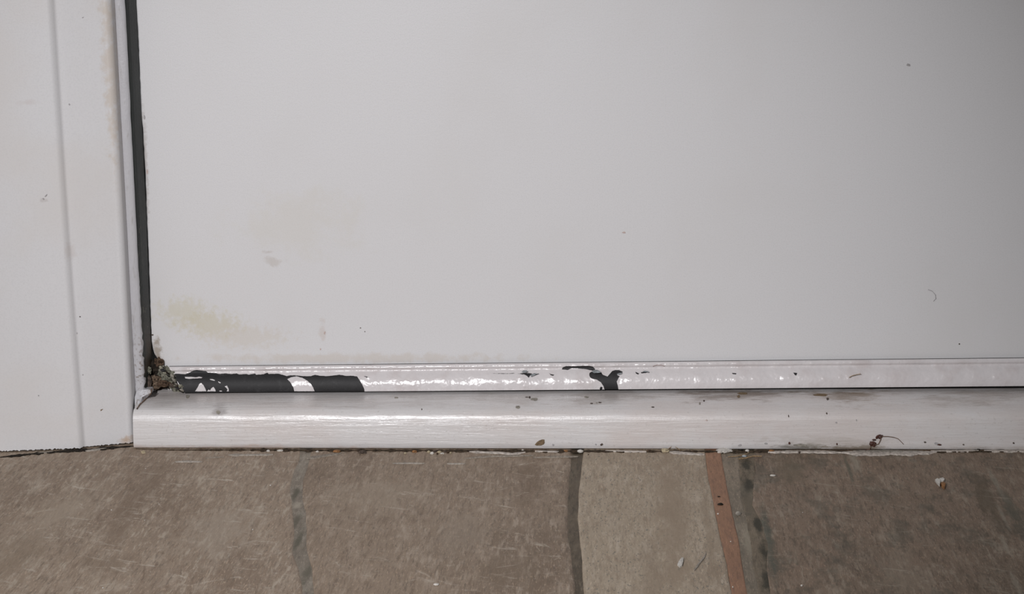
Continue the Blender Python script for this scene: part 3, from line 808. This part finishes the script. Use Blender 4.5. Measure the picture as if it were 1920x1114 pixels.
# frayed, paint-caked end of the strip running down to the sill
fe = empty('frayed_end'); fe.parent = door; tag(fe, 'crumbling grey and cream end of the strip')
random.seed(11); m_fray2 = plain('caked_paint', (168, 164, 146), .8, .2, .3, 500, .8, .002)
for i in range(34):
    t = i / 33
    px = lerp(303, 341, t) + random.uniform(-4.5, 4.5); py = lerp(691, 733, t) + random.uniform(-3, 3)
    s = random.uniform(.0009, .0022)
    mt = random.choice((m_fray, m_fray, m_dark, m_fray2, m_greydust, m_black))
    o = lump('crumb', at_y(px, py, random.uniform(-.012, -.007)), (s * 1.5, s * .8, s * .8), mt, fe, i, .6, 1, 2.5)
    o.rotation_euler = (0, random.uniform(.3, 1.1), 0)
o = lump('seal_stub', at_y(322, 712, -.004), (.0065, .0035, .0145), m_fray, fe, 40, .5, 4, 4)
o.rotation_euler = (0, math.radians(-42), 0)
# cracked paint filling the mitre between frame and sill
m_crack = plain('crack', (140, 116, 100), .9, .1, .3, 500)
def fill_patch():
    pts = [(251, 838), (250, 770), (253, 742), (262, 731), (273, 729), (284, 727), (287, 736), (279, 748), (270, 757), (256, 775)]
    P = [at_y(a, b, YS - .0015) for a, b in pts]
    return P
P = fill_patch()
pts = [(252.5, 775), (252.5, 745), (256, 734), (268, 731), (281, 730), (283, 737), (275, 748), (264, 759)]
def on_sill(a, b, d=.0006):
    q = sill_surface(a, b) if b > 736 and a > 254 else None
    return (q + Vector((0, -d, d))) if q is not None else at_y(a, b, YS - .0005 - max(0, b - 732) * .0003)
Pf = [on_sill(a, b) for a, b in pts]; n = len(Pf)
c = sum(Pf, Vector()) / n + Vector((0, -.0003, 0))
v = Pf + [c] + [p + Vector((0, .012, -.001)) for p in Pf]
f = [(i, (i + 1) % n, n) for i in range(n)] + [(i, (i + 1) % n, n + 1 + (i + 1) % n, n + 1 + i) for i in range(n)]
obj('cracked_filler', v, f, m_frame, frame)
def tube(name, pts, r, mat, parent=None, origin=None, sides=6):
    rings = []
    for i, p in enumerate(pts):
        q = (pts[min(i + 1, len(pts) - 1)] - pts[max(i - 1, 0)]).normalized()
        a = q.cross(Vector((0, 0, 1)));
        if a.length < .1: a = q.cross(Vector((0, 1, 0)))
        a.normalize(); b = q.cross(a); rr = r if not isinstance(r, (list, tuple)) else r[i]
        rings.append([p - (origin or Vector()) + a * math.cos(2 * math.pi * k / sides) * rr + b * math.sin(2 * math.pi * k / sides) * rr for k in range(sides)])
    o = loft(name, rings, mat, parent)
    if origin is not None and not parent: o.location = origin
    return o
ck = [(285, 729), (283, 738), (277, 746), (270, 753), (263, 759), (257, 768)]
tube('crack', [on_sill(a, b, .0008) for a, b in ck], [.0006, .0005, .0007, .0005, .0006, .0005], m_crack, frame)
# dark open joint between casing and sill end
cj = [(252, 780), (252.5, 800), (252, 820), (252.5, 836)]
tube('open_joint', [at_y(a, b, YB + .0008) for a, b in cj], [.0008, .0013, .0011, .0006], m_dark, casing)
# added white glossy lump standing in for the highlight on the little ledge
p = sill_surface(310, 729)
if p: lump('ledge_highlight', p + Vector((0, 0, .0002)), (.011, .0035, .0009), m_strip, sill, 3, .15, 3)

# ------------------------------------------------------------------ loose things lying on the paving
def on_floor(name, px, py, rx, ry, rz, mat, label, cat, seed=0, group=None, amp=.35, rotz=0., sub=2, freq=2.0):
    p = at_z(px, py); 
    o = lump(name, p + Vector((0, 0, rz * .75 - .0008)), (rx, ry, rz), mat, None, seed, amp, sub, freq, label, cat, group, rotz)
    return o
K = 1 / 2130.
def crumb(px, py, w, h, mat, label, cat='crumb', seed=0, group=None, **k):
    return on_floor(k.pop('name', 'paint_crumb'), px, py, w * K / 2, max(.0008, w * K / 3), h * K / 2, mat, label, cat, seed, group, **k)
crumb(268, 849, 9, 7, m_cream, 'knobbly cream crumb lying under the left end of the sill', seed=1, amp=.7, name='plaster_crumb')
crumb(503, 846, 7, 5, m_chalk, 'round white paint crumb under the sill, left one of a close pair', seed=2, amp=.15)
crumb(525, 845, 12, 4, m_chalk, 'flat elongated white paint crumb under the sill, right one of a close pair', seed=3, amp=.3)
crumb(595, 847, 6, 4, m_chalk, 'tiny pinkish white crumb on the joint near the left mortar line', seed=4)
crumb(632, 846.5, 16, 5, m_tan, 'orange-brown dry scrap against the sill, nearest the left mortar joint', 'leaf scrap', seed=5, name='leaf_scrap')
crumb(680, 849, 15, 7, m_speck, 'dark brown dry scrap lying against the foot of the sill', 'leaf scrap', seed=6, name='leaf_scrap', amp=.6)
crumb(777, 847.5, 9, 6, m_tan, 'small tan dry scrap just left of the crumb heap under the sill', 'leaf scrap', seed=7, name='leaf_scrap')
random.seed(5)
for i, (dx, dy) in enumerate(((-14, 0), (-8, 2.5), (-3, -1), (2, 3), (6, 0), (11, 2), (16, -1), (22, .5), (27, 1))):
    crumb(818 + dx, 848 + dy, random.uniform(4, 8), random.uniform(3, 6), (m_cream, m_chalk, m_speck, m_brown)[i % 4],
          ('leftmost crumb, cream,', 'white crumb second from the left', 'dark crumb third from the left', 'brown crumb fourth from the left', 'cream crumb in the very middle',
           'white crumb just right of the middle', 'third crumb from the right, dark,', 'brown crumb second from the right', 'rightmost crumb, cream,')[i] + ' in the heap under the middle of the sill', seed=20 + i, group='crumbs heaped under the sill', amp=.6, name='plaster_crumb')
crumb(760, 850, 5, 4, m_cream, 'pale crumb lying left of the tan scrap under the sill', seed=31, name='plaster_crumb')
crumb(980, 844.5, 5, 4, m_chalk, 'small white crumb pressed against the sill below the brown chip', seed=32)
crumb(1088, 847, 12, 7, m_chalk, 'smooth rounded white paint blob at the top of the dark joint', 'paint blob', seed=33, amp=.12, name='paint_blob')
crumb(1061, 845.5, 9, 4, m_tan, 'flat reddish brown scrap left of the white blob at the dark joint', 'leaf scrap', seed=34, name='leaf_scrap')
crumb(1103, 852, 2.5, 2.5, m_speck, 'tiny black speck on the pale stone beside the white blob', 'speck', seed=35, name='dark_grit')
crumb(1135, 846, 3, 2.5, m_speck, 'tiny dark speck under the sill above the pale stone', 'speck', seed=36, name='dark_grit')
crumb(1216, 846, 10, 5, m_brown, 'brown crumb under the sill above the pale stone', seed=37, amp=.6, name='plaster_crumb')
crumb(1247, 846.5, 15, 9, m_cream, 'curled tan shell-like scrap left of the terracotta strip', 'husk', seed=38, amp=.5, name='dry_husk')
crumb(1276, 847, 7, 5, m_brown, 'small brown crumb between the tan husk and the terracotta strip', seed=39, name='plaster_crumb')
crumb(1300, 846, 12, 4, m_brown, 'flat brown crumb just left of the terracotta strip', seed=40, name='plaster_crumb')
crumb(1358, 845.5, 30, 6, m_chalk, 'long lumpy white paint blob at the top right of the terracotta strip', 'paint blob', seed=41, amp=.4, name='paint_blob', sub=3)
crumb(1350, 848, 10, 6, m_chalk, 'short white paint blob touching the top right corner of the terracotta strip', 'paint blob', seed=42, amp=.4, name='paint_blob')
crumb(1401, 846, 8, 6, m_chalk, 'round white pebble under the sill above the mossy joint', 'pebble', seed=43, amp=.12, name='white_pebble')
crumb(1396, 855, 9, 4, plain('bluish_chip', (170, 176, 180), .5, .4), 'small bluish white chip between the straws at the mossy joint', 'chip', seed=44, name='paint_chip')
crumb(1389, 844.5, 8, 5, m_dark, 'black bit of dirt beside the round white pebble', 'dirt', seed=45, name='dark_grit')
crumb(1447, 846.5, 12, 5, m_tan, 'orange-brown scrap under the sill right of the mossy joint', 'leaf scrap', seed=46, name='leaf_scrap')
crumb(1499, 848.5, 5, 5, m_speck, 'black crumb lying on the white paint line right of the mossy joint', 'crumb', seed=47, name='dark_grit')
crumb(1834, 843.5, 7, 6, m_dark, 'black crumb under the sill near the right end of the paint line', 'crumb', seed=48, name='dark_grit')
crumb(1629, 844, 12, 4, m_seed, 'dark brown scrap under the sprig on the sill', 'leaf scrap', seed=49, name='leaf_scrap')
crumb(1449, 891, 11, 3, m_chalk, 'thin white paint sliver lying on the dark stone near the mossy joint', 'paint sliver', seed=50, amp=.15, name='paint_sliver')
crumb(1384, 964, 9, 8, m_greydust, 'small round grey-green dab on the mortar beside the terracotta strip', 'lichen', seed=51, amp=.25, name='lichen_dab')
for (px, py, s, where) in ((507, 910, 3.2, 'left of the left mortar joint just below the sill'), (209, 956, 3, 'on the left stone below the casing'), (193, 1102, 3, 'near the bottom edge of the left stone'),
                    (474, 992.5, 2.6, 'in the middle of the left stone'), (271, 975, 2, 'right of the one below the casing'), (273, 878, 2.4, 'just below the cream crumb'), (1346, 963.5, 3.6, 'on the terracotta strip, put in for a glint'),  # the one on the terracotta strip paints in a glint
                    (1370, 1015, 2.6, 'low on the terracotta strip'), (1374, 1100, 2.6, 'at the foot of the terracotta strip'), (1503, 1098, 4, 'near the bottom of the dark stone'), (1505, 960, 1.8, 'on the dark stone right of the mossy joint')):
    crumb(px, py, s, s, m_chalk, 'tiny white paint speck ' + where, 'speck', seed=int(px), amp=.2, name='paint_speck_and_glint', sub=1)
for px, py, w in ((1348, 931, 5), (1351, 945, 8), (1353, 940, 5), (1365, 971, 3)):
    pass
crumb(1348, 931, 5, 3, m_dark, 'upper of the two black specks on the terracotta strip', 'speck', seed=61, name='dark_grit', amp=.5)
crumb(1351, 946, 9, 5, m_dark, 'larger lower one of the two black specks on the terracotta strip', 'speck', seed=62, name='dark_grit', amp=.6)
crumb(818, 1096, 9, 4, m_chalk, 'pale crumb near the bottom edge of the middle brown stone', seed=63, name='paint_crumb')
def chip(name, poly, mat, label, cat, th=.0007, tilt=.0005, parent=None):
    P = [at_z(a, b) for a, b in poly]; c = sum(P, Vector()) / len(P); n = len(P)
    top = [p - c + Vector((0, 0, th + tilt * (i % 3) * .5)) for i, p in enumerate(P)]; bot = [p - c + Vector((0, 0, -.0006)) for p in P]
    f = [(i, (i + 1) % n, 2 * n) for i in range(n)] + [(i, (i + 1) % n, n + (i + 1) % n, n + i) for i in range(n)] + [tuple(range(n, 2 * n))]
    o = obj(name, top + bot + [Vector((0, 0, th + tilt))], f, mat, parent)
    if parent is None: o.location = c
    else: o.location = c - parent.location
    if label: tag(o, label, cat)
    return o
chip('paint_chip', [(1270, 1060), (1273, 1054), (1278, 1048), (1281.5, 1047), (1281, 1055), (1279, 1062), (1275, 1064)], m_chalk, 'white triangular paint chip lying alone on the pale stone', 'chip')
lf = empty('leaf_fragment', at_z(1764, 908)); tag(lf, 'small folded leaf fragment, white and orange-brown, lying on the dark stone', 'leaf')
chip('pale_lobe', [(1753, 902), (1757, 900.5), (1760, 903), (1762, 899), (1768, 899), (1771, 903), (1768, 906), (1764, 906), (1762, 912), (1758, 908)], m_chalk, None, None, .0012, .0012, lf)
chip('brown_lobe', [(1763, 907), (1769, 906), (1773, 911), (1771, 917), (1766, 913)], m_tan, None, None, .0010, .0010, lf)
def straw(pts, label, r=.0006, mat=m_straw):
    P = [at_z(a, b) + Vector((0, 0, h)) for a, b, h in pts]
    tag(tube('straw', P, r, mat, origin=P[0].copy()), label, 'straw')
straw([(1385, 861.5, .0003), (1400, 860, .0006), (1412, 857, .0008), (1428, 856.5, .0004)], 'longer lower dry straw lying across the stones at the mossy joint')
straw([(1365, 857.5, .0003), (1380, 857, .0006), (1398, 853.5, .0008), (1404, 850, .0006)], 'shorter upper pale straw beside the bluish chip', .0004)
straw([(1250, 845, .0006), (1262, 842, .003), (1276, 845, .0006)], 'thin bent stalk rising over the tan husk by the sill', .0003)

# dried sprig caught on the foot of the sill
root = at_y(1636, 832, -.058); sprig = empty('dried_sprig', root)
tag(sprig, 'dried sprig with two dark brown seed heads stuck to the foot of the sill', 'sprig')
def sy(px, py, d=.0012): 
    x = at_y(px, py, -.055).x; return at_y(px, py, sill_y(x) - d)
def shead(px, py, w, h, seed, rot):
    o = lump('seed_head', sy(px, py, .0006) - root, (w * K / 2, .0009, h * K / 2), m_seed, sprig, seed, .5, 3, 2.2)
    o.rotation_euler = (0, rot, 0)
shead(1636.5, 832.5, 12, 10, 1, .4); shead(1648, 819, 13, 7, 2, -.25); shead(1639, 825, 7, 3, 3, 0)
def stalk(pts, r): tube('stalk', [sy(a, b) - root for a, b in pts], r, plain('stalk', (112, 84, 66), .6, .3), sprig)
stalk([(1640, 834), (1647, 833), (1651, 825), (1652, 819)], .00035)
stalk([(1653, 818.5), (1665, 818.5), (1676, 820), (1684, 823), (1690, 829), (1694, 833)], .00028)
stalk([(1633, 838), (1630, 843), (1624, 846)], .0003)
# hairs on the strip and the door
def hair(pts, y, label, m, r=.00022):
    P = [at_y(a, b, y) for a, b in pts]; tag(tube('hair', P, r, m, origin=P[0].copy()), label, 'hair')
hair([(1592, 708), (1598, 704.5), (1606, 702.5), (1614, 701)], -.0128, 'short brown hair stuck on the white weather strip, right part', m_straw, .0003)
hair([(1224, 687), (1232, 684.5), (1240, 684.5), (1246, 687)], -.0062, 'small curved hair on the upper edge of the weather strip', plain('hair_pink', (150, 120, 112), .6))
hair([(1740, 543), (1748, 546), (1754, 553), (1755, 560), (1750, 565)], -.0004, 'fine curled hair stuck to the door near its right side', m_soft, .00025)
